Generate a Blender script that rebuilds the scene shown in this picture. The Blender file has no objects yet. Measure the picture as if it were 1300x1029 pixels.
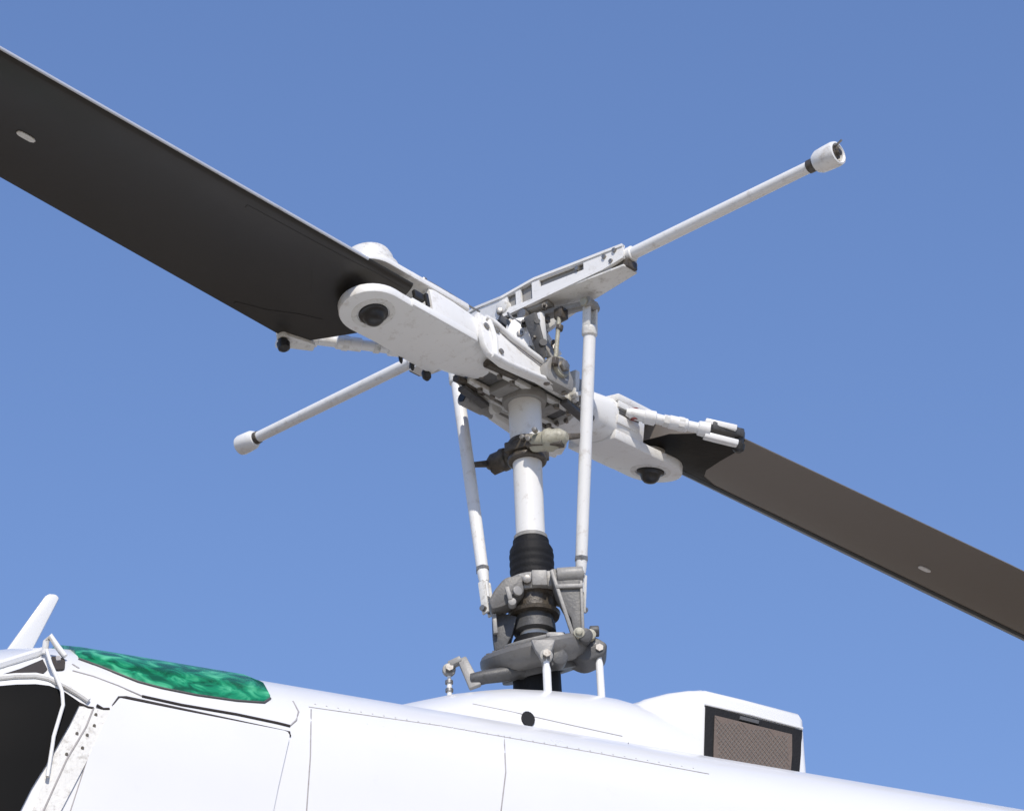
import bpy, bmesh, math, random
from math import sin, cos, pi, radians
from mathutils import Vector, Matrix, noise
from mathutils.bvhtree import BVHTree
random.seed(7)
scene = bpy.context.scene
COL = scene.collection

# ------------------------------------------------------------------ camera
HUB_Z = 7.85                                    # rotor hub above the ground
CAM_LOC = Vector((-0.0377, -10.8581, -6.2331 + HUB_Z))
CAM_PITCH = radians(29.43)
FOCAL_PX = 4835.0                               # for a 1300 px wide picture
cam = bpy.data.cameras.new("camera")
cam.sensor_fit = 'HORIZONTAL'; cam.sensor_width = 36.0
cam.lens = FOCAL_PX / 1300.0 * 36.0
cam.clip_start = 0.1; cam.clip_end = 12000
camo = bpy.data.objects.new("camera", cam); COL.objects.link(camo)
camo.location = CAM_LOC
camo.rotation_euler = (radians(90) + CAM_PITCH, 0, 0)
scene.camera = camo

# ------------------------------------------------------------------ light
SUN_EL, SUN_AZ = radians(45), radians(173)      # azimuth clockwise from +Y (behind and left of the camera)
w = bpy.data.worlds.new("World"); scene.world = w; w.use_nodes = True
nt = w.node_tree; bg = nt.nodes["Background"]
sky = nt.nodes.new("ShaderNodeTexSky"); sky.sky_type = 'NISHITA'
sky.sun_disc = False; sky.sun_elevation = SUN_EL; sky.sun_rotation = SUN_AZ
sky.altitude = 0; sky.air_density = 1.5; sky.dust_density = 0.25; sky.ozone_density = 8.5
wb = nt.nodes.new("ShaderNodeMix"); wb.data_type = 'RGBA'; wb.blend_type = 'MULTIPLY'; wb.inputs[0].default_value = 1
wb.inputs[7].default_value = (1.08, .95, 1.04, 1)      # the camera's white balance, the same over the whole sky
nt.links.new(sky.outputs[0], wb.inputs[6]); nt.links.new(wb.outputs[2], bg.inputs[0]); bg.inputs[1].default_value = 0.147
sun = bpy.data.lights.new("sun", 'SUN'); sun.energy = 4.0; sun.angle = radians(0.53); sun.color = (1.0, 0.93, 0.83)
suno = bpy.data.objects.new("sun", sun); COL.objects.link(suno)
sd = Vector((sin(SUN_AZ) * cos(SUN_EL), cos(SUN_AZ) * cos(SUN_EL), sin(SUN_EL)))
suno.rotation_euler = sd.to_track_quat('Z', 'Y').to_euler(); suno.location = (0, 0, 20)
scene.view_settings.view_transform = 'Standard'; scene.view_settings.look = 'None'
scene.view_settings.exposure = 0.0; scene.view_settings.gamma = 1.0

# ------------------------------------------------------------------ materials
def mat(name, col, rough=.5, metal=0., dirt=None, dirt_amt=0., scale=9., bump=.0, col2=None, var=.08, spec=.5, coat=0., rust=None):
    m = bpy.data.materials.new(name); m.use_nodes = True
    n = m.node_tree.nodes; l = m.node_tree.links; b = n["Principled BSDF"]
    tc = n.new("ShaderNodeTexCoord"); gm = n.new("ShaderNodeNewGeometry")
    no = n.new("ShaderNodeTexNoise"); no.inputs["Scale"].default_value = scale; no.inputs["Detail"].default_value = 8; no.inputs["Roughness"].default_value = .65
    l.new(gm.outputs["Position"], no.inputs["Vector"])
    mx = n.new("ShaderNodeMix"); mx.data_type = 'RGBA'
    c = Vector(col)
    mx.inputs[6].default_value = (*[min(1, x * (1 - var)) for x in c], 1)
    mx.inputs[7].default_value = (*[min(1, x * (1 + var)) for x in c], 1)
    l.new(no.outputs["Fac"], mx.inputs[0]); out = mx.outputs[2]
    if dirt:
        n2 = n.new("ShaderNodeTexNoise"); n2.inputs["Scale"].default_value = scale * 2.3; n2.inputs["Detail"].default_value = 10; n2.inputs["Roughness"].default_value = .75
        l.new(gm.outputs["Position"], n2.inputs["Vector"])
        r = n.new("ShaderNodeValToRGB"); r.color_ramp.elements[0].position = .62 - dirt_amt * .25; r.color_ramp.elements[1].position = .78 - dirt_amt * .12
        l.new(n2.outputs["Fac"], r.inputs[0])
        mu = n.new("ShaderNodeMath"); mu.operation = 'MULTIPLY'; mu.inputs[1].default_value = min(1, .35 + dirt_amt)
        l.new(r.outputs[0], mu.inputs[0])
        m2 = n.new("ShaderNodeMix"); m2.data_type = 'RGBA'
        l.new(mu.outputs[0], m2.inputs[0]); l.new(out, m2.inputs[6]); m2.inputs[7].default_value = (*dirt, 1); out = m2.outputs[2]
    l.new(out, b.inputs["Base Color"])
    rr = n.new("ShaderNodeMapRange"); rr.inputs[3].default_value = max(0, rough - .1); rr.inputs[4].default_value = min(1, rough + .12)
    l.new(no.outputs["Fac"], rr.inputs[0]); l.new(rr.outputs[0], b.inputs["Roughness"])
    b.inputs["Metallic"].default_value = metal; b.inputs["Specular IOR Level"].default_value = spec
    if coat: b.inputs["Coat Weight"].default_value = coat; b.inputs["Coat Roughness"].default_value = .12
    if bump:
        n3 = n.new("ShaderNodeTexNoise"); n3.inputs["Scale"].default_value = scale * 6; n3.inputs["Detail"].default_value = 4
        l.new(gm.outputs["Position"], n3.inputs["Vector"])
        bp = n.new("ShaderNodeBump"); bp.inputs["Strength"].default_value = bump; bp.inputs["Distance"].default_value = .004
        l.new(n3.outputs["Fac"], bp.inputs["Height"]); l.new(bp.outputs[0], b.inputs["Normal"])
    return m
WHITE = mat("white_paint", (.76, .755, .73), .36, dirt=(.36, .30, .22), dirt_amt=.30, scale=10, bump=.08, var=.03)
WHITE_WORN = mat("worn_white_paint", (.68, .67, .63), .42, dirt=(.20, .165, .12), dirt_amt=.42, scale=16, bump=.25, var=.06)
BODY = mat("body_white_paint", (.71, .71, .705), .3, dirt=(.6, .58, .54), dirt_amt=.05, scale=3, bump=.02, var=.02, coat=.3)
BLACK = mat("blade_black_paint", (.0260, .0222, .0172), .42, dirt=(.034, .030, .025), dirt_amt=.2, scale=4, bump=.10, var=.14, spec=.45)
BLACK_LIT = mat("lit_blade_black_paint", (.180, .160, .140), .50, dirt=(.19, .17, .15), dirt_amt=.2, scale=4, bump=.10, var=.10, spec=.4)  # same blade black, with the far blade's brighter light put into the colour
DOUBLER = mat("doubler_black_paint", (.007, .0068, .0075), .5, spec=.15, scale=9, bump=.12, var=.2)
RUBBER = mat("black_rubber", (.010, .010, .011), .62, dirt=(.020, .018, .017), dirt_amt=.2, scale=20, bump=.3, var=.2, spec=.2)
STRIP = mat("bare_metal_strip", (.62, .63, .66), .34, metal=.35, dirt=(.3, .29, .3), dirt_amt=.3, scale=6, var=.1)
GREY = mat("grey_paint", (.135, .131, .124), .48, dirt=(.07, .058, .045), dirt_amt=.35, scale=18, bump=.3, var=.12)
GREY_LIGHT = mat("light_grey_paint", (.28, .272, .255), .46, dirt=(.12, .10, .08), dirt_amt=.35, scale=18, bump=.25, var=.1)
GREY_DARK = mat("dark_grey_metal", (.075, .075, .075), .5, dirt=(.03, .026, .02), dirt_amt=.4, scale=20, bump=.3, var=.2)
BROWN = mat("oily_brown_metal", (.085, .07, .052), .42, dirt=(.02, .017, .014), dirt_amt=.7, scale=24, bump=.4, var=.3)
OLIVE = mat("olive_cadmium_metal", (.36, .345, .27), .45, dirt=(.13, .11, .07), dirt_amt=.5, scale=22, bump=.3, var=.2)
STEEL = mat("bolt_steel", (.30, .285, .26), .42, metal=.7, dirt=(.12, .09, .07), dirt_amt=.5, scale=25, var=.15)
DARKBOLT = mat("dark_bolt", (.02, .019, .018), .42, dirt=(.07, .06, .05), dirt_amt=.3, scale=25, var=.3)
RED = mat("dull_red_paint", (.20, .035, .03), .5, var=.15, scale=20)
SEAM = mat("dark_seam", (.035, .028, .026), .8, var=.2, scale=30)
SEAL = mat("grey_seal", (.36, .34, .33), .7, var=.2, scale=30, dirt=(.12, .10, .09), dirt_amt=.4)

def glass_mat(name, col, rough, alpha_t, streak=False):
    m = bpy.data.materials.new(name); m.use_nodes = True
    n = m.node_tree.nodes; l = m.node_tree.links; b = n["Principled BSDF"]
    b.inputs["Base Color"].default_value = (*col, 1); b.inputs["Roughness"].default_value = rough
    b.inputs["Specular IOR Level"].default_value = .03
    return m, n, l, b
GLASS, *_ = glass_mat("dark_windshield_glass", (.0075, .0075, .0075), .5, 0)
GREEN, gn, gl, gb = glass_mat("green_tinted_glass", (.01, .2, .08), .25, 0)
g_geo = gn.new("ShaderNodeNewGeometry")
g_n = gn.new("ShaderNodeTexNoise"); g_n.inputs["Scale"].default_value = 17; g_n.inputs["Detail"].default_value = 4; g_n.inputs["Distortion"].default_value = .7
gl.new(g_geo.outputs["Position"], g_n.inputs["Vector"])
g_r = gn.new("ShaderNodeValToRGB")
g_r.color_ramp.elements[0].position = .38; g_r.color_ramp.elements[0].color = (.004, .085, .040, 1)
g_r.color_ramp.elements[1].position = .72; g_r.color_ramp.elements[1].color = (.10, .50, .26, 1)
e = g_r.color_ramp.elements.new(.53); e.color = (.010, .23, .105, 1)
gl.new(g_n.outputs["Fac"], g_r.inputs[0]); gl.new(g_r.outputs[0], gb.inputs["Base Color"])
gb.inputs["Specular IOR Level"].default_value = .35

# woven intake screen
SCREEN = mat("brown_intake_mesh", (.125, .092, .072), .6, scale=30, var=.2, bump=.3)
GROUND = mat("concrete_ground", (.225, .172, .108), .85, dirt=(.12, .10, .075), dirt_amt=.3, scale=.4, var=.1, bump=.1)

# ------------------------------------------------------------------ frames
# hub frame -> world: columns = along near-left blade, along near stabiliser arm, up the (slightly tilted) mast
R3 = Matrix(((-0.66515, 0.74578, -0.03738), (-0.74631, -0.6656, 0.00039), (-0.02459, 0.02816, 0.9993)))
HUB = Matrix.Translation((0, 0, HUB_Z)) @ R3.to_4x4()
def half(k):            # the rotor repeats after half a turn
    return HUB @ (Matrix.Rotation(0 if k > 0 else pi, 4, 'Z'))
CONE, PITCH = radians(1.9), radians(10.6)
def blade_frame(k):     # x outward along the blade, y towards its leading edge, z up
    return half(k) @ Matrix.Rotation(-CONE, 4, 'Y') @ Matrix.Rotation(PITCH, 4, 'X')
HA = radians(22)        # helicopter frame: x forward, y to port (towards the camera), z up
HEL = Matrix.Translation((0, 0, HUB_Z)) @ Matrix(((-cos(HA), sin(HA), 0, 0), (-sin(HA), -cos(HA), 0, 0), (0, 0, 1, 0), (0, 0, 0, 1)))
HEL_INV = HEL.inverted()

# ------------------------------------------------------------------ mesh builder
class MB:
    def __init__(s, fr=None):
        s.bm = bmesh.new(); s.fr = fr or Matrix.Identity(4)
    def _add(s, pts, faces):
        vs = [s.bm.verts.new(s.fr @ Vector(p)) for p in pts]
        for f in faces:
            try: s.bm.faces.new([vs[i] for i in f])
            except ValueError: pass
        return s
    def box(s, c, d, rot=None):
        M = Matrix.Translation(c) @ (rot.to_4x4() if rot else Matrix.Identity(4))
        pts = [M @ Vector((x * d[0] / 2, y * d[1] / 2, z * d[2] / 2)) for x in (-1, 1) for y in (-1, 1) for z in (-1, 1)]
        return s._add(pts, [(0, 1, 3, 2), (4, 6, 7, 5), (0, 4, 5, 1), (2, 3, 7, 6), (0, 2, 6, 4), (1, 5, 7, 3)])
    def bar(s, a, b, wd, ht, up=(0, 0, 1), wd2=None, ht2=None):
        a, b = Vector(a), Vector(b); x = (b - a).normalized(); y = Vector(up).cross(x).normalized(); z = x.cross(y)
        wd2 = wd if wd2 is None else wd2; ht2 = ht if ht2 is None else ht2
        pts = []
        for p, ww, hh in ((a, wd, ht), (b, wd2, ht2)):
            for sy, sz in ((-1, -1), (1, -1), (1, 1), (-1, 1)): pts.append(p + y * sy * ww / 2 + z * sz * hh / 2)
        return s._add(pts, [(0, 1, 2, 3)[::-1], (4, 5, 6, 7)] + [(i, (i + 1) % 4, 4 + (i + 1) % 4, 4 + i) for i in range(4)])
    def lathe(s, a, b, prof, n=28):        # prof: (t along a->b in metres, radius)
        a, b = Vector(a), Vector(b); x = (b - a).normalized()
        y = x.orthogonal().normalized(); z = x.cross(y); pts = []; fs = []
        for t, r in prof:
            for i in range(n):
                q = 2 * pi * i / n; pts.append(a + x * t + (y * cos(q) + z * sin(q)) * max(r, 1e-4))
        m = len(prof)
        for j in range(m - 1):
            for i in range(n): fs.append((j * n + i, j * n + (i + 1) % n, (j + 1) * n + (i + 1) % n, (j + 1) * n + i))
        fs.append(tuple(range(n))[::-1]); fs.append(tuple((m - 1) * n + i for i in range(n)))
        return s._add(pts, fs)
    def cyl(s, a, b, r, r2=None, n=24):
        L = (Vector(b) - Vector(a)).length
        return s.lathe(a, b, [(0, r), (L, r if r2 is None else r2)], n)
    def hexa(s, a, b, r): return s.cyl(a, b, r, n=6)
    def tube(s, path, r, n=10):
        path = [Vector(p) for p in path]; pts = []; fs = []; N = len(path)
        t0 = (path[1] - path[0]).normalized(); y = t0.orthogonal().normalized()
        for j, p in enumerate(path):
            t = (path[min(j + 1, N - 1)] - path[max(j - 1, 0)]).normalized()
            y = (y - t * y.dot(t)).normalized(); z = t.cross(y)
            rr = r[j] if isinstance(r, (list, tuple)) else r
            for i in range(n):
                q = 2 * pi * i / n; pts.append(p + (y * cos(q) + z * sin(q)) * rr)
        for j in range(N - 1):
            for i in range(n): fs.append((j * n + i, j * n + (i + 1) % n, (j + 1) * n + (i + 1) % n, (j + 1) * n + i))
        fs.append(tuple(range(n))[::-1]); fs.append(tuple((N - 1) * n + i for i in range(n)))
        return s._add(pts, fs)
    def loft(s, secs, close=True, caps=True):
        n = len(secs[0]); pts = [p for sc in secs for p in sc]; fs = []
        for j in range(len(secs) - 1):
            for i in range(n if close else n - 1):
                fs.append((j * n + i, j * n + (i + 1) % n, (j + 1) * n + (i + 1) % n, (j + 1) * n + i))
        if caps: fs.append(tuple(range(n))[::-1]); fs.append(tuple((len(secs) - 1) * n + i for i in range(n)))
        return s._add(pts, fs)
    def prism(s, poly, O, X, Y, th):       # outline in the plane O + aX + bY, thickness th to either side
        O, X, Y = Vector(O), Vector(X).normalized(), Vector(Y).normalized(); Z = X.cross(Y)
        n = len(poly)
        pts = [O + X * p[0] + Y * p[1] + Z * (th / 2) * sg for sg in (-1, 1) for p in poly]
        return s._add(pts, [tuple(range(n))[::-1], tuple(range(n, 2 * n))] + [(i, (i + 1) % n, n + (i + 1) % n, n + i) for i in range(n)])
    def ring(s, c, axis, r_out, r_in, th, n=28):
        c = Vector(c); ax = Vector(axis).normalized(); y = ax.orthogonal().normalized(); z = ax.cross(y); pts = []; fs = []
        for rr, h in ((r_out, -th / 2), (r_out, th / 2), (r_in, th / 2), (r_in, -th / 2)):
            for i in range(n):
                q = 2 * pi * i / n; pts.append(c + ax * h + (y * cos(q) + z * sin(q)) * rr)
        for j in range(4):
            for i in range(n): fs.append((j * n + i, j * n + (i + 1) % n, ((j + 1) % 4) * n + (i + 1) % n, ((j + 1) % 4) * n + i))
        return s._add(pts, fs)
    def build(s, name, m, parent=None, bevel=0.0, seg=2, sharp=38, **props):
        bm = s.bm
        bmesh.ops.recalc_face_normals(bm, faces=bm.faces)
        if bevel:
            es = [e for e in bm.edges if len(e.link_faces) == 2 and e.calc_face_angle(0) > radians(42)]
            bmesh.ops.bevel(bm, geom=es, offset=bevel, segments=seg, profile=.5, affect='EDGES', clamp_overlap=True)
        bm.normal_update()
        for f in bm.faces: f.smooth = True
        for e in bm.edges:
            if len(e.link_faces) == 2 and e.calc_face_angle(0) > radians(sharp): e.smooth = False
        lo = Vector([min(v.co[i] for v in bm.verts) for i in range(3)]); hi = Vector([max(v.co[i] for v in bm.verts) for i in range(3)])
        c = (lo + hi) / 2
        for v in bm.verts: v.co -= c
        if props.get('kind') != 'stuff' and parent is not None:
            isl, seen = [], set()
            for v0 in bm.verts:
                if v0 in seen: continue
                st_, comp = [v0], []
                seen.add(v0)
                while st_:
                    v = st_.pop(); comp.append(v)
                    for e in v.link_edges:
                        o_ = e.other_vert(v)
                        if o_ not in seen: seen.add(o_); st_.append(o_)
                isl.append(comp)
            if len(isl) > 1:
                bx = [([min(v.co[i] for v in c_) for i in range(3)], [max(v.co[i] for v in c_) for i in range(3)]) for c_ in isl]
                grp = list(range(len(isl)))
                def find(a):
                    while grp[a] != a: a = grp[a]
                    return a
                for i in range(len(isl)):
                    for j in range(i):
                        if all(bx[i][0][q] <= bx[j][1][q] and bx[j][0][q] <= bx[i][1][q] for q in range(3)): grp[find(i)] = find(j)
                roots = sorted({find(i) for i in range(len(isl))})
                if len(roots) > 1:
                    last = None
                    for r_ in roots:
                        vs = {v for i in range(len(isl)) if find(i) == r_ for v in isl[i]}
                        b2 = bm.copy(); b2.verts.ensure_lookup_table(); bm.verts.index_update()
                        keep = {v.index for v in vs}
                        bmesh.ops.delete(b2, geom=[b2.verts[i] for i in range(len(b2.verts)) if i not in keep], context='VERTS')
                        for v in b2.verts: v.co += c
                        t_ = MB(); t_.bm.free(); t_.bm = b2
                        o_ = t_.build(name, m, parent, sharp=sharp, **props)
                        last = last or o_
                    bm.free(); return last
        me = bpy.data.meshes.new(name); bm.to_mesh(me); bm.free()
        me.materials.append(m)
        o = bpy.data.objects.new(name, me); COL.objects.link(o)
        o['_c'] = c
        pc = Vector(parent['_c']) if parent is not None else Vector((0, 0, 0))
        o.location = c - pc
        if parent is not None: o.parent = parent
        for k, v in props.items(): o[k] = v
        return o

def roundish(pts, r=.25, n=4):     # round the corners of an outline
    out = []; N = len(pts)
    for i in range(N):
        p, a, b = Vector(pts[i]), Vector(pts[i - 1]), Vector(pts[(i + 1) % N])
        d = min((a - p).length, (b - p).length) * r
        s0 = p + (a - p).normalized() * d; s1 = p + (b - p).normalized() * d
        for j in range(n + 1):
            t = j / n; out.append((1 - t) ** 2 * s0 + 2 * t * (1 - t) * p + t * t * s1)
    return [tuple(q) for q in out]

# ------------------------------------------------------------------ setting
g = MB(); NG = 24
pts = []; fs = []
for i in range(NG + 1):
    for j in range(NG + 1):
        f = lambda q: math.copysign(abs(q) ** 3, q) * 5000
        pts.append((f(2 * i / NG - 1), f(2 * j / NG - 1), 0))
for i in range(NG):
    for j in range(NG): fs.append((i * (NG + 1) + j, (i + 1) * (NG + 1) + j, (i + 1) * (NG + 1) + j + 1, i * (NG + 1) + j + 1))
g._add(pts, fs)
ground = g.build("ground", GROUND, kind='structure')

# ------------------------------------------------------------------ helicopter root
HELI = bpy.data.objects.new("helicopter", None); COL.objects.link(HELI)
HELI.location = HEL @ Vector((0, 0, -3.45)); HELI['_c'] = HELI.location.copy()
HELI['label'] = "white helicopter with two black rotor blades, a stabilizer bar and a green roof window"
HELI['category'] = "helicopter"

# ================================================================== FUSELAGE
def section(F):            # half section (y, z) from roof centre to belly, in the helicopter frame
    base = [(0, -1.425), (.2, -1.435), (.36, -1.465), (.53, -1.52), (.70, -1.60), (.80, -1.665), (.87, -1.735), (.915, -1.80), (.94, -1.87), (.965, -2.0), (1.0, -2.3), (1.02, -2.7), (1.0, -3.0), (.9, -3.28), (.65, -3.42), (.3, -3.45), (0, -3.45)]
    wf, zt, zb = 1.0, 0.0, 0.0
    if F > 1.62:
        t = F - 1.62; wf = 1 - .16 * t * t; zt = -.10 * t - .50 * t * t; zb = .18 * t * t
    if F < -1.4:
        t = -1.4 - F; t2 = min(1, t / 1.1); s_ = t2 * t2 * (3 - 2 * t2)
        wf = 1 - .62 * s_; zt = -.05 * s_; zb = 1.15 * s_
    out = []
    for y, z in base:
        if z >= -1.425 - 1e-6 or True:
            q = (z + 1.425) / (-3.45 + 1.425)
            z2 = z + zt * (1 - q) + zb * q
        out.append((y * max(wf, .05), z2))
    return out
Fs = [2.9, 2.8, 2.6, 2.4, 2.2, 2.05, 1.95, 1.86, 1.78, 1.70, 1.62, 1.5, 1.3, 1.1, .9, .6, .3, 0, -.3, -.6, -.9, -1.2, -1.4, -1.7, -2.0, -2.25, -2.5, -3.2, -4.2]
body = MB(HEL); secs = []
for F in Fs:
    h = section(F); full = [(F, y, z) for y, z in h] + [(F, -y, z) for y, z in reversed(h[1:-1])]
    secs.append(full)
body.loft(secs)
bmesh.ops.recalc_face_normals(body.bm, faces=body.bm.faces)
BODY_BVH = BVHTree.FromBMesh(body.bm)
FUS = body.build("fuselage", BODY, HELI, sharp=50)

# points on the curved skin, found along lines of sight
CR, CU, CD = Vector((1, 0, 0)), Vector((0, -sin(CAM_PITCH), cos(CAM_PITCH))), Vector((0, cos(CAM_PITCH), sin(CAM_PITCH)))
def ray(px, py): return (CD + CR * (px - 650) / FOCAL_PX - CU * (py - 514.5) / FOCAL_PX).normalized()
def on(bvh, px, py, off=0.0):
    r = bvh.ray_cast(CAM_LOC, ray(px, py))
    if r[0] is None:
        r2 = bvh.find_nearest(CAM_LOC + ray(px, py) * 12.2); return r2[0] + r2[1] * off
    n = r[1]
    if n.dot(ray(px, py)) > 0: n = -n
    return r[0] + n * off
def dens(path, step=12):
    out = []
    for a, b in zip(path[:-1], path[1:]):
        m = max(1, int(math.hypot(b[0] - a[0], b[1] - a[1]) / step))
        for i in range(m): out.append((a[0] + (b[0] - a[0]) * i / m, a[1] + (b[1] - a[1]) * i / m))
    return out + [path[-1]]
def skin_line(bvh, path, r, name, m, parent, off=0.0, step=10, n=8):
    q = [on(bvh, x, y, off) for x, y in dens(path, step)]
    return MB().tube(q, r, n).build(name, m, parent)
def skin_panel(bvh, poly, th, name, m, parent, off=.001, step=14, cut=28, bevel=0, **kw):
    poly = dens(poly + [poly[0]], step)[:-1]
    b = bmesh.new(); vs = [b.verts.new((x, y, 0)) for x, y in poly]; b.faces.new(vs)
    x0, x1 = min(p[0] for p in poly), max(p[0] for p in poly); y0, y1 = min(p[1] for p in poly), max(p[1] for p in poly)
    for k in range(1, int((x1 - x0) / cut) + 1): bmesh.ops.bisect_plane(b, geom=b.verts[:] + b.edges[:] + b.faces[:], plane_co=(x0 + k * cut + .3, 0, 0), plane_no=(1, 0, 0))
    for k in range(1, int((y1 - y0) / cut) + 1): bmesh.ops.bisect_plane(b, geom=b.verts[:] + b.edges[:] + b.faces[:], plane_co=(0, y0 + k * cut + .3, 0), plane_no=(0, 1, 0))
    bmesh.ops.triangulate(b, faces=b.faces)
    res = MB(); out = b; b.verts.ensure_lookup_table()
    lo = [on(bvh, v.co.x, v.co.y, off) for v in b.verts]; hi = [on(bvh, v.co.x, v.co.y, off + th) for v in b.verts]
    n = len(lo); idx = {v: i for i, v in enumerate(b.verts)}; fs = []
    for f in b.faces:
        ids = [idx[v] for v in f.verts]; fs.append([i + n for i in ids]); fs.append(ids[::-1])
    for e in b.edges:
        if len(e.link_faces) == 1:
            i, j = idx[e.verts[0]], idx[e.verts[1]]; fs.append([i, j, j + n, i + n])
    res._add(lo + hi, fs); b.free()
    return res.build(name, m, parent, **kw)

# green roof window: a patch of the skin itself, wrapped over the shoulder of the roof
def skin_pt(F, y):
    h = section(F)
    for (y0, z0), (y1, z1) in zip(h[:-1], h[1:]):
        if y0 <= y <= y1: return z0 + (z1 - z0) * (y - y0) / (y1 - y0)
    return h[8][1]
def bodyF(px, py):
    p = HEL_INV @ on(BODY_BVH, px, py); return p
lower = [(100, 836), (125, 845), (150, 855), (175, 865), (205, 873), (250, 882), (300, 889), (335, 891.5), (343, 886)]
lowF = [bodyF(x, y) for x, y in lower]
gm_, fs = [], []
NS = 9
for i, p in enumerate(lowF):
    tt = i / (len(lowF) - 1)
    yi = .30 if tt < .7 else .30 + .46 * ((tt - .7) / .3) ** 1.6
    for j in range(NS):
        y = p.y + (yi - p.y) * j / (NS - 1); F = p.x - (.02 * j / (NS - 1) if i == 0 else 0) - .0
        z = skin_pt(F, y)
        gm_.append((F, y, z + .009 + .002 * math.sin(pi * j / (NS - 1))))
n_ = len(gm_)
gm_ += [(x, y, z - .03) for x, y, z in gm_]
for i in range(len(lowF) - 1):
    for j in range(NS - 1):
        a = i * NS + j; q = (a, a + NS, a + NS + 1, a + 1); fs.append(q); fs.append(tuple(k + n_ for k in q[::-1]))
rim = [i * NS for i in range(len(lowF))] + [(len(lowF) - 1) * NS + j for j in range(1, NS)] + [i * NS + NS - 1 for i in range(len(lowF) - 2, -1, -1)] + [j for j in range(NS - 2, 0, -1)]
for a, b in zip(rim, rim[1:] + rim[:1]): fs.append((a, b, b + n_, a + n_))
MB(HEL)._add(gm_, fs).build("roof_window", GREEN, FUS, sharp=60)
skin_line(BODY_BVH, [(x, y + .6) for x, y in lower], .0035, "window_seal", GREY_DARK, FUS, .002, step=6)
# gutters, panel joints
skin_line(BODY_BVH, [(92, 851), (118, 858), (150, 870), (180, 883), (230, 894), (300, 906), (352, 917), (368, 921), (376, 914), (379, 903), (372, 890)], .0028, "panel_joint", SEAL, FUS, .0)
skin_line(BODY_BVH, [(180, 883.5), (230, 894.5), (300, 906.5), (352, 917.5), (368, 921.5)], .0042, "roof_gutter", SEAM, FUS, .001)
# cabin door, standing a few millimetres proud of the skin with a dark gap round it
door = roundish([(140, 900), (151, 888), (230, 904), (368, 931), (352, 1000), (340, 1060), (80, 1060), (112, 960)], .12, 3)
skin_panel(BODY_BVH, [(x, y) for x, y in door], .008, "cabin_door", BODY, FUS, .001, cut=30)
skin_line(BODY_BVH, [(144, 896), (151, 886), (160, 886), (230, 901), (300, 916), (367, 930.5), (367, 934)], .0055, "door_seal", SEAM, FUS, .002)
skin_line(BODY_BVH, [(144, 896), (132, 925), (112, 962), (80, 1060)], .0035, "door_seal", SEAL, FUS, .003)
# windshield
wind = [(-60, 880), (-20, 874), (20, 870.5), (45, 870), (62, 872), (80, 879), (101, 893), (88, 920), (66, 958), (40, 1000), (10, 1060), (-60, 1060)]
skin_panel(BODY_BVH, wind, .006, "windshield", GLASS, FUS, .001, cut=24)
skin_line(BODY_BVH, [(-60, 869), (-20, 864), (20, 860), (45, 859.5), (62, 863), (82, 872), (102, 884), (112, 891)], .0085, "windshield_frame", WHITE, FUS, .006)
# dark panel painting the shaded gap under the roof lip, ahead of the post
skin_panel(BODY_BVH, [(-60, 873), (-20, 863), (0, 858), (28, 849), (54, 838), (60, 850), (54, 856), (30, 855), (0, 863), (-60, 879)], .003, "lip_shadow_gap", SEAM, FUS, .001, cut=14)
skin_line(BODY_BVH, [(-60, 860), (-20, 852), (0, 846.5), (28, 837.5), (56, 829)], .014, "roof_lip", BODY, FUS, .006)
# door post with fasteners and wiper
post = [(100, 898), (112, 898), (128, 902), (141, 902), (132, 925), (112, 962), (62, 1058), (30, 1058), (68, 958), (90, 920)]
skin_panel(BODY_BVH, post, .005, "door_post", WHITE_WORN, FUS, .002, cut=16)
skin_line(BODY_BVH, [(118, 900), (108, 925), (84, 965), (50, 1040)], .003, "panel_joint", SEAL, FUS, .006)
skin_line(BODY_BVH, [(100, 894), (111, 899), (118, 900)], .004, "hinge_gap", SEAM, FUS, .006)
skin_line(BODY_BVH, [(122, 896), (130, 901), (138, 901)], .0042, "hinge_gap", SEAM, FUS, .006)
for (x, y) in [(121, 908), (119, 922), (110, 934), (97, 932), (104, 950), (84, 958)]:
    p = on(BODY_BVH, x, y, .006); n = (CAM_LOC - p).normalized()
    MB().cyl(p, p + n * .005, .0045, n=10).build("screw", STEEL, FUS)
skin_line(BODY_BVH, [(58, 832), (63, 850), (70, 866), (77, 884), (78, 900), (72, 920), (66, 940), (58, 990)], .0055, "grab_cable", WHITE, FUS, .020, n=10)
# bracket at the front corner of the roof
pb = on(BODY_BVH, 68, 838)
f1 = [on(BODY_BVH, x, y, .012) for x, y in [(54, 829), (58, 822), (66, 822), (72, 829), (84, 836), (86, 852), (72, 853), (64, 846)]]
bm_ = MB(); c0 = pb
bk = bm_; n_b = (CAM_LOC - pb).normalized()
bk.tube([on(BODY_BVH, 56, 834, .01), on(BODY_BVH, 57, 832, .03) + Vector((0, 0, .012)), on(BODY_BVH, 62, 832, .04) + Vector((0, 0, .018)), on(BODY_BVH, 72, 834, .03), on(BODY_BVH, 82, 838, .012)], .009, 10)
bk.build("roof_bracket", WHITE, FUS)
skin_panel(BODY_BVH, roundish([(63, 834), (83, 838), (82, 851), (70, 852)], .3, 3), .004, "bracket_recess", SEAM, FUS, .002, cut=9)
skin_panel(BODY_BVH, roundish([(70, 838), (76, 838), (77, 843), (71, 844)], .3, 3), .012, "lashing_fitting", SEAL, FUS, .002, cut=9)
skin_line(BODY_BVH, [(92, 843), (100, 848)], .003, "panel_joint", SEAL, FUS, .0)
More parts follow.
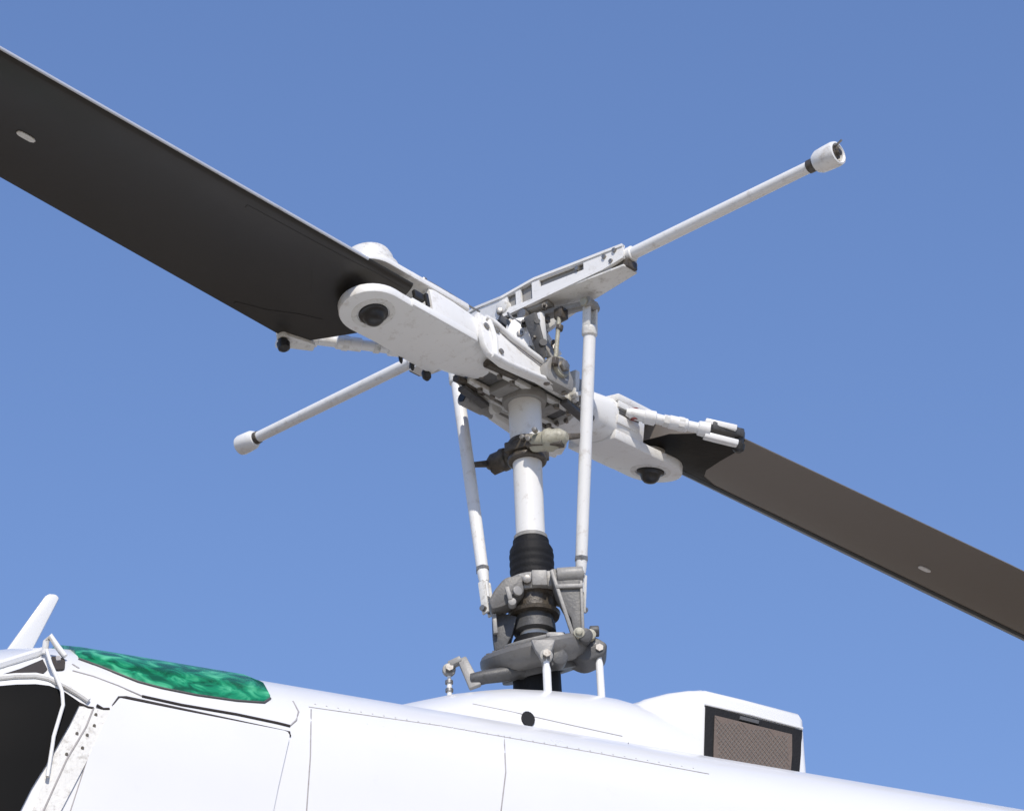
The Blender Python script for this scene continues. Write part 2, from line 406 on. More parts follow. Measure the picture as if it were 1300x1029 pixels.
# antenna fin on the roof
AF = [(1.722, -1.40), (1.632, -1.40), (1.515, -1.098), (1.528, -1.088), (1.548, -1.090), (1.56, -1.10)]
MB(HEL).prism([(a, b) for a, b in AF], (0, 0, 0), (1, 0, 0), (0, 0, 1), .03).build("antenna_fin", BODY, FUS, bevel=.008)

# ---- pylon fairing and intake cowling on the roof
def lump(stations, wid, shoulder=.24):
    secs = []
    for F, zs in stations:
        pr = [(0, .085), (.12, .078), (.22, .045), (.30, 0), (.36, -.045), (.41, -.11), (.44, -.20), (.46, -.32), (.47, -.6)]
        k = wid / .47
        h = [(y * k, zs + z) for y, z in pr]
        secs.append([(F, y, z) for y, z in h] + [(F, -y, z) for y, z in reversed(h[1:])])
    return secs
st = [(.95, -1.62), (.75, -1.50), (.55, -1.432), (.43, -1.385), (.32, -1.343), (.22, -1.314), (.14, -1.294), (.0, -1.276), (-.125, -1.266), (-.22, -1.265), (-.30, -1.275), (-.40, -1.30)]
fair = MB(HEL); fair.loft(lump(st, .47))
FAIR_BVH = None
bmesh.ops.recalc_face_normals(fair.bm, faces=fair.bm.faces); FAIR_BVH = BVHTree.FromBMesh(fair.bm)
FAIR = fair.build("mast_fairing", BODY, HELI, sharp=60)
skin_panel(FAIR_BVH, [(670 + 8.5 * cos(q * pi / 8) , 913 + 9 * sin(q * pi / 8) + 2.0 * cos(q * pi / 8)) for q in range(16)], .006, "vent_hole", RUBBER, FAIR, .0, step=40, cut=40)
# intake cowling
def box_sec(F, zt, yw, r=.07, zlow=-1.9, crown=.04):
    pr = [(0, zt + crown), (yw * .5, zt + crown * .85), (yw - r * 1.6, zt + crown * .45)]
    for i in range(6):
        q = i / 5 * radians(88); pr.append((yw - r + r * sin(q), zt - r + r * cos(q) + .006))
    pr += [(yw + .012, zt - .25), (yw + .03, zlow)]
    return [(F, y, z) for y, z in pr] + [(F, -y, z) for y, z in reversed(pr[1:])]
cow = MB(HEL)
cs = [(-.15, -1.40, .20, .10), (-.19, -1.315, .25, .09), (-.235, -1.265, .29, .08), (-.29, -1.235, .32, .07), (-.36, -1.212, .335, .06), (-.42, -1.202, .345, .045), (-.47, -1.20, .35, .03), (-.6, -1.210, .35, .026), (-.785, -1.226, .35, .026), (-.797, -1.234, .345, .03), (-.802, -1.30, .34, .05)]
secs = [box_sec(F, zt, yw, r) for F, zt, yw, r in cs]
cow.loft(secs); bmesh.ops.recalc_face_normals(cow.bm, faces=cow.bm.faces); COW_BVH = BVHTree.FromBMesh(cow.bm)
COW = cow.build("intake_cowling", BODY, HELI, sharp=40)
fr0 = [(895, 896), (1017, 927), (1016, 958), (1010, 1029), (893, 1029), (893.5, 950)]
skin_panel(COW_BVH, fr0, .004, "screen_surround", RUBBER, COW, .001, cut=20)
sc = skin_panel(COW_BVH, [(906, 909), (1004, 933), (1004, 958), (1000, 1012), (904, 1012), (904.5, 950)], .003, "intake_screen", SCREEN, COW, .006, cut=20)
wr = MB()
for k in range(-16, 36):
    for sg in (1, -1):
        q_ = []
        for i in range(13):
            y = 911 + i * 8; x = 906 + k * 5.5 + sg * (y - 911) * .8 + (0 if sg > 0 else 20)
            if 906 <= x <= 1002 and y >= 911 + (x - 906) * .235: q_.append(on(COW_BVH, x, y, .010))
        if len(q_) > 1: wr.tube(q_, .0006, 4)
wr.build("screen_wires", GREY, sc, kind='stuff')
skin_panel(COW_BVH, [(938, 910), (962, 916), (961, 920), (937, 914)], .007, "screen_latch", GREY_DARK, COW, .004, step=40, cut=60)
skin_line(COW_BVH, [(894, 894), (955, 908), (1018, 924.5)], .004, "screen_frame", BODY, COW, .003)
# dark exhaust vent low on the cabin roof, partly in view
skin_panel(BODY_BVH, [(800, 938), (804, 933), (811, 931), (818, 932.5), (825, 937), (828, 944), (797, 944)], .006, "vent_opening", SEAL, FUS, .001, step=40, cut=60)
skin_line(BODY_BVH, [(395, 900), (394, 960), (388, 1045)], .0020, "panel_joint", SEAL, FUS, .0)
skin_line(BODY_BVH, [(640, 934), (642, 980), (634, 1045)], .0020, "panel_joint", SEAL, FUS, .0)
skin_line(FAIR_BVH, [(600, 893), (650, 903), (730, 921), (790, 934)], .0018, "panel_joint", SEAL, FAIR, .0)
# rivets on the side skin
for (x0, y0, x1, y1, n) in ((178, 893, 350, 926, 15), (400, 894, 880, 975, 34)):
    for i in range(n):
        t = i / (n - 1)
        try: p = on(BODY_BVH, x0 + (x1 - x0) * t, y0 + (y1 - y0) * t, .0)
        except Exception: continue
        if i == 0: rv = MB()
        nn = (CAM_LOC - p).normalized(); rv.cyl(p, p + nn * .0025, .0035, n=8)
    rv.build("rivets", BODY, FUS, kind='stuff')
skin_line(BODY_BVH, [(392, 897), (560, 921), (760, 956), (900, 982)], .0018, "panel_joint", SEAL, FUS, .0)

# ================================================================== MAST
mast = MB(HUB)
mast.lathe((0, 0, -1.45), (0, 0, .2), [(0, .047), (.85, .047), (1.07, .0475), (1.16, .048), (1.19, .053), (1.37, .0545), (1.45, .0545), (1.48, .050), (1.60, .05)], 40)
MAST = mast.build("rotor_mast", WHITE, HELI)
bt = [(0, .046), (.004, .058), (.022, .059), (.028, .064), (.04, .070)]
z = .05
for i in range(4): bt += [(z, .0695), (z + .005, .0715), (z + .012, .0720), (z + .02, .0705)]; z += .026
bt += [(.158, .073), (.166, .080), (.186, .082), (.196, .078), (.2, .06)]
MB(HUB).lathe((0, 0, -.605), (0, 0, -1.4), bt, 40).build("mast_boot", RUBBER, MAST)
MB(HUB).lathe((0, 0, -.592), (0, 0, -1.4), [(0, .050), (.002, .0545), (.014, .0545), (.016, .05)], 40).build("boot_clamp", GREY_LIGHT, MAST)
# damper bracket across the mast
br = MB(HUB)
br.lathe((0, 0, -.325), (0, 0, 1), [(0, .055), (.004, .064), (.018, .064), (.024, .057), (.060, .057), (.066, .062), (.078, .062), (.082, .055)], 32)
br.box((0, 0, -.280), (.13, .10, .035), Matrix.Rotation(.25, 3, 'Z'))
DB = br.build("damper_bracket", BROWN, MAST, bevel=.004)
for k in (1, -1):
    fr = half(k)
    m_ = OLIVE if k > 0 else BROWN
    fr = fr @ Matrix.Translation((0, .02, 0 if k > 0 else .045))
    d = MB(fr)
    d.lathe((.045, .040, -.292), (.012, .160, -.300), [(0, .026), (.012, .030), (.05, .033), (.055, .038), (.070, .039), (.078, .034), (.105, .032), (.118, .022), (.128, .014)], 24)
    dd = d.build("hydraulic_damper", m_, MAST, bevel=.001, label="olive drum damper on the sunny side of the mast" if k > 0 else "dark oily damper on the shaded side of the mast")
    MB(fr).bar((.02, .14, -.298), (-.058, .175, -.275 - (0 if k > 0 else .045)), .016, .024, wd2=.012, ht2=.016).bar((.05, .03, -.30), (.02, .15, -.325), .05, .018, wd2=.03).build("damper_arm", BROWN, MAST, bevel=.003)
    for q in (0, 1, 2):
        p = Vector((.060 + .004 * q, .02 + .03 * q, -.27 - .02 * (q % 2)))
        MB(fr).hexa(p, p + Vector((.018, .006, -.002)), .009).build("damper_bolt", STEEL, MAST, bevel=.001)

# ================================================================== SWASHPLATE AND SCISSORS
sw = MB(HUB)
sw.lathe((0, 0, -.80), (0, 0, -1.4), [(0, .060), (.10, .060), (.104, .066), (.135, .068), (.14, .058)], 32)
NECK = sw.build("collective_sleeve", GREY_DARK, HELI)
MB(HUB).lathe((0, 0, -.965), (0, 0, -1.6), [(0, .07), (.02, .075), (.11, .075), (.112, .068), (.118, .068), (.12, .076), (.4, .08)], 32).build("sleeve_boot", RUBBER, NECK)
# swashplate: tilted about the line of sight
SWF = HUB @ Matrix.Translation((0, 0, -1.005)) @ Matrix.Rotation(radians(-12), 4, Vector(R3.transposed() @ Vector((0, 1, 0)))) @ Matrix.Rotation(radians(20), 4, Vector(R3.transposed() @ Vector((1, 0, 0))))
sp = MB(SWF)
sp.lathe((0, 0, -.035), (0, 0, 1), [(-.022, .10), (-.018, .148), (-.008, .166), (.008, .177), (.028, .181), (.046, .179), (.058, .170), (.064, .148), (.066, .085)], 48)
SW = sp.build("swashplate", GREY, HELI, sharp=30)
MB(SWF).ring((0, 0, .033), (0, 0, 1), .105, .068, .018, 40).build("bearing_ring", GREY_LIGHT, SW, bevel=.003)
MB(SWF).ring((0, 0, -.055), (0, 0, 1), .125, .072, .04, 40).build("inner_ring", GREY_DARK, SW, bevel=.004)
rb = MB(SWF)
for i in range(20):
    q = 2 * pi * i / 20; rb.hexa((.155 * cos(q), .155 * sin(q), .016), (.155 * cos(q), .155 * sin(q), .030), .007)
rb.build("ring_bolts", STEEL, SW, kind='stuff')
# world-direction helpers in hub frame: r = picture right, n = towards the camera
rv_ = R3.transposed() @ Vector((1, 0, 0)); nv_ = R3.transposed() @ Vector((0, -1, 0))
def P(r, n, z): return Vector((rv_.x * r + nv_.x * n, rv_.y * r + nv_.y * n, z))
# right-hand lug of the swashplate
MB(HUB).prism(roundish([(.09, -1.045), (.15, -1.075), (.215, -1.045), (.225, -1.01), (.19, -.985), (.09, -.99)], .35, 4), P(0, .03, 0), rv_, (0, 0, 1), .10).build("swashplate_lug", GREY_DARK, SW, bevel=.008)
MB(HUB).cyl(P(.14, .03, -1.0), P(.155, .13, -1.01), .024).cyl(P(.17, .08, -.975), P(.20, .08, -.975), .018).build("lug_boss", GREY_DARK, SW, bevel=.004)
# forked lug above the centre push rod
MB(HUB).prism([(-.03, .02), (.045, .02), (.035, -.012), (.018, -.04), (.015, -.07), (.002, -.07), (-.002, -.04), (-.018, -.015)], P(.012, .185, -1.075), rv_, (0, 0, 1), .03).build("centre_lug", GREY_LIGHT, SW, bevel=.004)
MB(HUB).prism(roundish([(.03, -1.0), (.09, -1.0), (.09, -1.06), (.07, -1.11), (.045, -1.11), (.035, -1.06)], .2, 3), P(0, .12, 0), rv_, (0, 0, 1), .05).build("bell_crank", GREY_LIGHT, SW, bevel=.006)
# push rods
def push_rod(r, n, z0, z1, rr, hex_=False):
    o = MB(HUB)
    o.lathe(P(r, n, z1), P(r * 1.02, n, z0), [(0, rr * .7), (.02, rr * .75), (.035, rr), (z1 - z0 - .0, rr)], 20)
    b = o.build("push_rod", WHITE, HELI)
    c = P(r, n, z1 + .012)
    ax = P(.1, 1, 0).normalized()
    MB(HUB).ring(c, ax, .021, .008, .018, 22).build("rod_end", GREY_LIGHT, b, bevel=.002)
    MB(HUB).cyl(c - ax * .022, c + ax * .022, .008, n=12).hexa(c + ax * .016, c + ax * .026, .013).build("rod_bolt", STEEL, b)
    return b
push_rod(.026, .21, -1.5, -1.13, .013)
push_rod(.196, .06, -1.5, -1.045, .012)
push_rod(-.276, .06, -1.5, -1.095, .008)
for k in range(3):
    MB(HUB).ring(P(-.277, .06, -1.125 - .028 * k), (0, 0, 1), .0125, .006, .010, 16).build("lock_nut", STEEL, SW)
# lower lever reaching out to the left
lv = MB(HUB)
lv.tube([P(.04, .02, -1.10), P(-.03, .05, -1.095), P(-.07, .08, -1.10), P(-.10, .09, -1.118), P(-.165, .10, -1.13), P(-.205, .09, -1.135)], [.030, .028, .026, .024, .022, .022], 14)
LV = lv.build("control_lever", GREY_DARK, HELI)
MB(HUB).bar(P(-.195, .10, -1.165), P(-.235, .08, -1.055), .040, .018, up=P(0, 1, 0), wd2=.03).bar(P(-.235, .08, -1.058), P(-.275, .07, -1.072), .03, .02).build("lever_horn", GREY_LIGHT, LV, bevel=.004)
MB(HUB).cyl(P(-.02, .13, -1.075), P(-.015, .15, -1.075), .016).cyl(P(.06, .10, -1.09), P(.07, .15, -1.09), .028).build("lever_pivot", GREY_DARK, LV, bevel=.004)
# scissors hub collar
HUBS = HUB @ Matrix.Translation((0, 0, -.038))
sc_ = MB(HUBS)
sc_.lathe((0, 0, -.845), (0, 0, 1), [(0, .062), (.002, .080), (.014, .084), (.020, .072), (.060, .072), (.064, .082), (.118, .084), (.124, .076)], 36)
SCH = sc_.build("scissors_hub", BROWN, HELI)
top = MB(HUBS)
top.lathe((0, 0, -.775), (0, 0, 1), [(0, .075), (.004, .090), (.050, .090), (.056, .080)], 36)
top.box(P(.02, .085, -.750), (.05, .03, .055), Matrix((rv_, nv_, (0, 0, 1))).transposed())
top.bar(P(-.045, .06, -.755), P(.12, .06, -.742), .055, .055)
top.build("collar", GREY_LIGHT, SCH, bevel=.005)
MB(HUBS).cyl(P(-.02, .09, -.755), P(-.02, .105, -.757), .014).cyl(P(.07, .088, -.748), P(.07, .10, -.748), .012).build("collar_bolt", STEEL, SCH, bevel=.002)
# left arm (disc-like rocker) and right scissor link
MB(HUBS).prism(roundish([(-.03, -.735), (-.03, -.80), (-.06, -.83), (-.10, -.85), (-.135, -.86), (-.145, -.83), (-.125, -.79), (-.09, -.745)], .3, 4), P(0, .06, 0), rv_, (0, 0, 1), .07).build("rocker_arm", GREY, SCH, bevel=.010)
MB(HUBS).bar(P(-.085, .115, -.79), P(-.075, .115, -.835), .014, .014).cyl(P(-.07, .09, -.842), P(-.07, .12, -.842), .013).cyl(P(-.055, .10, -.80), P(-.05, .11, -.80), .016).build("rocker_lug", GREY_LIGHT, SCH, bevel=.002)
MB(HUBS).prism(roundish([(-.135, -.85), (-.09, -.85), (-.055, -.86), (-.075, -.93), (-.10, -.975), (-.13, -.98), (-.135, -.92)], .15, 3), P(0, .02, 0), rv_, (0, 0, 1), .05).build("lower_scissor", GREY_DARK, SCH, bevel=.006)
MB(HUBS).bar(P(-.128, .06, -.855), P(-.125, .06, -.925), .016, .014).build("scissor_link_plate", GREY_LIGHT, SCH, bevel=.003)
SL = MB(HUBS).prism([(.055, -.725), (.075, -.722), (.078, -.745), (.150, -.750), (.152, -.775), (.155, -.80), (.150, -.86), (.148, -.90), (.156, -.965), (.145, -.99), (.122, -.985), (.112, -.90), (.09, -.86), (.068, -.81), (.058, -.77)], P(0, .085, 0), rv_, (0, 0, 1), .055).build("scissor_link", GREY, SCH, bevel=.006)
MB(HUBS).cyl(P(.075, .10, -.748), P(.158, .10, -.745), .026).cyl(P(.068, .10, -.748), P(.162, .10, -.745), .013).bar(P(.07, .118, -.795), P(.155, .118, -.795), .012, .014).bar(P(.058, .113, -.735), P(.116, .113, -.965), .012, .016, up=P(0, 1, 0)).bar(P(.150, .113, -.775), P(.148, .113, -.955), .010, .014, up=P(0, 1, 0)).build("scissor_pivot", GREY_LIGHT, SCH, bevel=.003)
MB(HUBS).cyl(P(.135, .05, -.965), P(.135, .135, -.965), .018).hexa(P(.135, .133, -.965), P(.135, .145, -.965), .012).cyl(P(.165, .03, -.955), P(.172, .10, -.955), .018).build("scissor_bolt", OLIVE, SCH, bevel=.002)
MB(HUB).tube([P(.15, .05, -.99), P(.17, .06, -1.0), P(.185, .07, -1.02), P(.196, .06, -1.033)], [.016, .014, .013, .013], 12).build("swash_horn", GREY_LIGHT, SW)

# ================================================================== BLADES AND GRIPS
CH = .425
def blade_sec(s_):
    tw = radians(-3.0 * (min(s_, 2.4) - 1.5) - .8 * max(0, s_ - 2.4)) if s_ > .0 else 0
    le = .108; te = -.317
    if s_ < .76: te = -.150 - (.167) * max(0, (s_ - .645)) / .115
    c = le - te; out = []
    th = .125 if s_ > .9 else .125 + .0 * (.9 - s_)
    tmax = CH * th
    N = 14
    up = []; lo = []
    for i in range(N + 1):
        x = .5 * (1 - cos(pi * i / N)); X = x * c / CH if c < CH else x
        t = 5 * tmax * (.2969 * math.sqrt(X) - .1260 * X - .3516 * X ** 2 + .2843 * X ** 3 - .1015 * X ** 4)
        t = max(t, .0016)
        up.append((le - X * CH, t)); lo.append((le - X * CH, -t))
    ring = up + lo[::-1][:-1]
    return [(s_, y * cos(tw) - z * sin(tw), y * sin(tw) + z * cos(tw) - .010) for y, z in ring]
def blade_pt(s_, y, side=-1, off=0.):
    tw = radians(-3.0 * (min(s_, 2.4) - 1.5) - .8 * max(0, s_ - 2.4))
    X = max(0, (.108 - y) / CH)
    t = 5 * CH * .125 * (.2969 * math.sqrt(X) - .1260 * X - .3516 * X ** 2 + .2843 * X ** 3 - .1015 * X ** 4) + off
    z = side * t
    return (s_, y * cos(tw) - z * sin(tw), y * sin(tw) + z * cos(tw) - .010)
def blade_patch(fr, stations, th=.0006, ny=8, base=.0006):  # stations: (s, y_from, y_to)
    pts = []
    for o_ in (base, base + th):
        for s_, a, b in stations:
            for j in range(ny): pts.append(blade_pt(s_, a + (b - a) * j / (ny - 1), -1, o_))
    n = len(stations) * ny; fs = []
    for i in range(len(stations) - 1):
        for j in range(ny - 1):
            q = (i * ny + j, (i + 1) * ny + j, (i + 1) * ny + j + 1, i * ny + j + 1); fs.append(q); fs.append(tuple(k + n for k in q[::-1]))
    m = len(stations)
    rim = [j for j in range(ny)] + [i * ny + ny - 1 for i in range(1, m)] + [(m - 1) * ny + j for j in range(ny - 2, -1, -1)] + [i * ny for i in range(m - 2, 0, -1)]
    for a, b in zip(rim, rim[1:] + rim[:1]): fs.append((a, b, b + n, a + n))
    return MB(fr)._add(pts, fs)

for k in (1, -1):
    fr = blade_frame(k); BS = .735 if k > 0 else .665; dS = BS - .735
    ss = [.645, .66, .70, .76, .85, 1.0, 1.2, 1.5, 1.8, 2.1, 2.4, 2.8, 3.4, 4.2, 5.2, 6.2, 6.5]
    b = MB(fr); b.loft([blade_sec(q) for q in ss])
    if dS: bmesh.ops.translate(b.bm, verts=b.bm.verts, vec=fr.to_3x3() @ Vector((dS, 0, 0)))
    fr2 = fr @ Matrix.Translation((dS, 0, 0))
    BL = b.build("rotor_blade", BLACK if k > 0 else BLACK_LIT, HELI, sharp=50, label="near black rotor blade reaching to the upper left" if k > 0 else "far rotor blade with brighter light painted in, reaching to the lower right")
    # metal leading edge
    sec = []
    for q in ss[4:]:
        r_ = []
        for i in range(9):
            a_ = (i - 4) / 4; X = .007 * a_ * a_; y = .108 - X * CH + .0015 * (1 - a_ * a_)
            t = 5 * CH * .125 * (.2969 * math.sqrt(X) - .126 * X) + .0012
            z = math.copysign(t, a_) if i != 4 else 0
            tw = radians(-3.0 * (min(q, 2.4) - 1.5) - .8 * max(0, q - 2.4))
            r_.append((q, y * cos(tw) - z * sin(tw), y * sin(tw) + z * cos(tw) - .010))
        sec.append(r_)
    MB(fr2).loft(sec, caps=True).build("leading_edge_strip", STRIP, BL, sharp=60)
    # root doublers with fingers, spar seam, tracking tabs
    blade_patch(fr2, [(.648, .085, -.150), (.71, .085, -.238), (.762, .085, -.312), (.85, .082, -.312), (.905, .08, -.24), (.94, .078, -.13), (.98, .078, -.04), (1.03, .076, .01), (1.12, .074, .038), (1.35, .070, .055)] if k < 0 else [(.66, .085, -.12), (.72, .085, -.14), (.80, .085, -.15), (.90, .08, -.10), (.97, .078, -.03), (1.03, .076, .02), (1.12, .074, .045), (1.35, .070, .058)]).build("root_doubler", BLACK if k > 0 else DOUBLER, BL)
    if k > 0: blade_patch(fr2, [(.78, -.17, -.302), (.86, -.20, -.300), (.95, -.25, -.298), (1.05, -.285, -.296)], ny=6).build("trailing_edge_doubler", BLACK, BL)
    if k < 0: blade_patch(fr2, [(q, .066, .040) for q in (.95, 1.05, 1.3, 1.7, 2.1, 2.6, 3.4, 5, 6.4)], .0010, ny=3).build("spar_seam", DOUBLER, BL)
    # white inspection sticker
    ms, my = (2.085, -.115) if k > 0 else (2.127 - dS, -.078)
    blade_patch(fr2, [(ms - .034, my + .004, my - .004), (ms - .024, my + .009, my - .009), (ms, my + .010, my - .010), (ms + .024, my + .009, my - .009), (ms + .034, my + .004, my - .004)], .004, ny=3).build("tie_down_fitting", WHITE, BL)
    # drag brace fitting at the trailing edge root
    q0 = Vector(blade_pt(.80, -.300, -1, .004))
    MB(fr2).prism(roundish([(-.07, .02), (.05, -.006), (.055, -.035), (.03, -.05), (-.02, -.045), (-.09, -.01)], .3, 3), q0 + Vector((-.02, .01, .012)), (1, 0, 0), (0, 1, 0), .045 if k > 0 else .030).build("drag_plate", WHITE_WORN if k > 0 else GREY_DARK, BL, bevel=.006)
    MB(fr2).lathe(q0 + Vector((.012, -.018, .03)), q0 + Vector((.012, -.018, -.05)), [(0, .016), (.05, .016), (.055, .022), (.075, .019), (.082, .010)], 18).build("brace_bolt", DARKBOLT, BL)

    # ---- blade grip
    fr = fr if k > 0 else fr @ Matrix.Translation((0, 0, -.014))
    gp = MB(fr)
    def rsec(s_, hy, z0, z1, p=3.2, n=28):
        c = (z0 + z1) / 2; hz = (z1 - z0) / 2; r_ = []
        for i in range(n):
            q = 2 * pi * i / n; cx, cz = cos(q), sin(q)
            r_.append((s_, hy * math.copysign(abs(cx) ** (2 / p), cx), c + hz * math.copysign(abs(cz) ** (2 / p), cz)))
        return r_
    gp.loft([rsec(.195, .070, -.075, .045, 2.0), (rsec(.20, .082, -.088, .058, 2.0)), rsec(.235, .088, -.092, .060, 2.1), rsec(.245, .092, -.095, .058, 2.2), rsec(.30, .098, -.096, .056, 2.7), rsec(.36, .102, -.096, .054, 3.4), rsec(.44, .102, -.095, .052, 5), rsec(.53 + dS * .6, .100, -.093, .050, 7), rsec(.55 + dS * .6, .096, -.088, .046, 7)])
    GR = gp.build("blade_grip", WHITE, HELI, bevel=0, sharp=55, label="near white blade grip lit by the sun on its side" if k > 0 else "far white blade grip right of the mast")
    def tang(z0, z1, rr):
        out = []
        for i in range(19):
            q = -pi / 2 + pi * i / 18; out.append((BS + rr * 1.15 * cos(q) if cos(q) > 0 else BS, rr * sin(q)))
        out += [(.62 + dS, .100), (.50 + dS, .1015), (.36, .1015), (.36, -.1015), (.50 + dS, -.1015), (.62 + dS, -.098)]
        return MB(fr).prism(out, (0, 0, (z0 + z1) / 2), (1, 0, 0), (0, 1, 0), z1 - z0)
    tang(-.101, -.066, .102).build("lower_tang", WHITE, GR, bevel=.006)
    tang(.036, .062, .100).build("upper_tang", WHITE, GR, bevel=.006)
    MB(fr).lathe((BS, 0, -.098), (BS, 0, -.2), [(0, .072), (.004, .070), (.006, .052), (.002, .050)], 36).build("bolt_boss", WHITE_WORN, GR)
    MB(fr).lathe((BS, 0, -.100), (BS, 0, -.2), [(0, .048), (.007, .047), (.011, .038), (.018, .034), (.030, .030), (.040, .020), (.044, .006)], 28).build("bolt_cap", DARKBOLT, GR)
    hz = 1.5 if k > 0 else .35
    MB(fr).lathe((BS - .015, 0, .060), (BS - .015, 0, .2), [(0, .098), (.012 * hz, .097), (.018 * hz, .086), (.040 * hz, .083), (.052 * hz, .076), (.058 * hz, .064), (.060 * hz, .02)], 36).build("blade_bolt", WHITE_WORN, GR)
    # bolt shank through the blade and packing
    MB(fr).cyl((BS, 0, -.066), (BS, 0, .036), .045).build("bushing", WHITE_WORN, GR)
    MB(fr).box((.60 + dS, .085, -.018), (.045, .014, .030)).box((.572 + dS, .095, -.028), (.012, .012, .055)).build("clevis_stop", DARKBOLT, GR, bevel=.003)
    # upper strap with cut-out
    MB(fr).prism(roundish([(.36, .085), (.62 + dS, .088), (.66 + dS, .06), (.40, .055), (.34, .06)], .2, 3), (0, 0, .069), (1, 0, 0), (0, 1, 0), .014).build("grip_strap", WHITE, GR, bevel=.003)
    MB(fr).cyl((.545 + dS, .075, .076), (.545 + dS, .075, .086), .012).cyl((.44, .07, .076), (.44, .07, .084), .009).build("strap_bolt", STEEL, GR)
    # side ridge where the tang meets the grip body
    MB(fr).bar((.36, .103, -.083), (.66 + dS, .101, -.083), .010, .030).build("side_rib", WHITE, GR, bevel=.003)
    for i in range(12):
        q = 2 * pi * i / 12 + .2; y_, z_ = .076 * cos(q), -.016 + .066 * sin(q)
        MB(fr).hexa((.192, y_, z_), (.204, y_, z_), .0085).build("flange_bolt", STEEL, GR, bevel=0)
    MB(fr).bar((.36, -.1035, .022), (.545 + dS, -.1025, .022), .008, .022).bar((.36, -.1035, -.030), (.545 + dS, -.1025, -.030), .008, .030).build("grip_rib", WHITE, GR, bevel=.002)
    MB(fr).bar((.37, -.1030, -.002), (.54 + dS, -.1020, -.002), .004, .016).build("rib_groove_shade", GREY_DARK, GR)  # dark strip laid between the ribs, painting the shade of a groove
    MB(fr).tube([(.31, .1, .055), (.36, .09, .066), (.45, .098, .060), (.53 + dS, .088, .074), (.60 + dS, .05, .078)], .0035, 8).build("safety_wire", STEEL, GR)
    # grease fittings under the grip
    for (a, c, r_) in () if k < 0 else ((.375, -.108, .016), (.445, -.106, .008), (.50, -.104, .007)):
        MB(fr).lathe((a, c, -.085), (a, c - .002, -.2), [(0, r_ * .7), (.01, r_), (.022 + r_ * .5, r_ * .9), (.03 + r_ * .6, r_ * .4)], 14).build("grease_fitting", DARKBOLT, GR)
    # ---- pitch horn
    hn = MB(fr)
    hp = [(.34, .030), (.285, .020), (.20, -.010), (.10, -.030), (.0, -.045), (-.035, -.062), (-.036, -.098), (-.010, -.115), (.08, -.128), (.18, -.142), (.26, -.150), (.32, -.135), (.34, -.10)]
    hn.prism(hp, (0, .106, 0), (1, 0, 0), (0, 0, 1), .022)
    HN = hn.build("pitch_horn", WHITE, GR, bevel=.004)
    MB(fr).tube([(.31, .118, .020), (.27, .121, .012), (.20, .122, -.014), (.10, .123, -.034), (-.02, .124, -.052)], [.010, .012, .012, .012, .013], 10).tube([(.31, .118, -.135), (.25, .122, -.142), (.18, .122, -.134), (.08, .122, -.120), (-.01, .124, -.106)], .010, 10).tube([(.295, .118, .012), (.285, .121, -.06), (.295, .118, -.135)], .010, 10).build("horn_rib", WHITE, GR, bevel=0)
    MB(fr).cyl((.315, .095, -.02), (.315, .123, -.02), .012).cyl((.262, .10, -.012), (.262, .124, -.012), .010).cyl((.262, .10, -.100), (.262, .124, -.100), .010).build("horn_bolt", STEEL, GR, bevel=.002)
    MB(fr).cyl((-.030, .080, -.080), (-.030, .132, -.080), .028).hexa((-.030, .130, -.080), (-.030, .144, -.080), .016).build("horn_eye", WHITE_WORN, GR, bevel=.003)
    MB(fr).prism([(.235, -.016), (.19, -.028), (.02, -.062), (.02, -.070), (.15, -.044)], (0, .118, 0), (1, 0, 0), (0, 0, 1), .004).build("horn_recess_shade", SEAL, GR)  # thin grey slab on the web, its colour painting a recess's shade

    # ---- drag brace from the grip's trailing side to the blade root
    a = Vector((.40, -.105, -.022)); c = q0 + Vector((dS - .075, .0, .030))
    if k < 0: a.z += .026; c.z -= .022
    dr = (c - a).normalized(); L = (c - a).length - (0 if k > 0 else .03)
    dbm = MB(fr); dbm.lathe(a, c, [(0, .012), (.02, .020), (.06, .021), (.064, .025), (.10, .025), (.104, .018), (L * .5, .017), (L * .5 + .004, .023), (L * .72, .023), (L * .72 + .005, .018), (L - .045, .018), (L - .04, .025), (L - .004, .027), (L, .014)], 18)
    DBR = dbm.build("drag_brace", WHITE, HELI)
    MB(fr).cyl(a + dr * .03 + Vector((0, 0, -.020)), a + dr * .03 + Vector((0, 0, .020)), .013).build("brace_pin", RED, DBR)
    MB(fr).hexa(a + dr * .13, a + dr * .150, .022).hexa(a + dr * (L * .62), a + dr * (L * .62 + .02), .026).build("brace_nut", WHITE_WORN, DBR, bevel=.001)
    fk = MB(fr)
    f0 = a + dr * (L - .02)
    fk.bar(f0 + Vector((0, 0, .026)), f0 + dr * .095 + Vector((.01, -.01, .024)), .034, .020).bar(f0 + Vector((0, 0, -.022)), f0 + dr * .10 + Vector((.012, -.012, -.028)), .036, .020)
    fk.build("brace_fork", WHITE, DBR, bevel=.004)

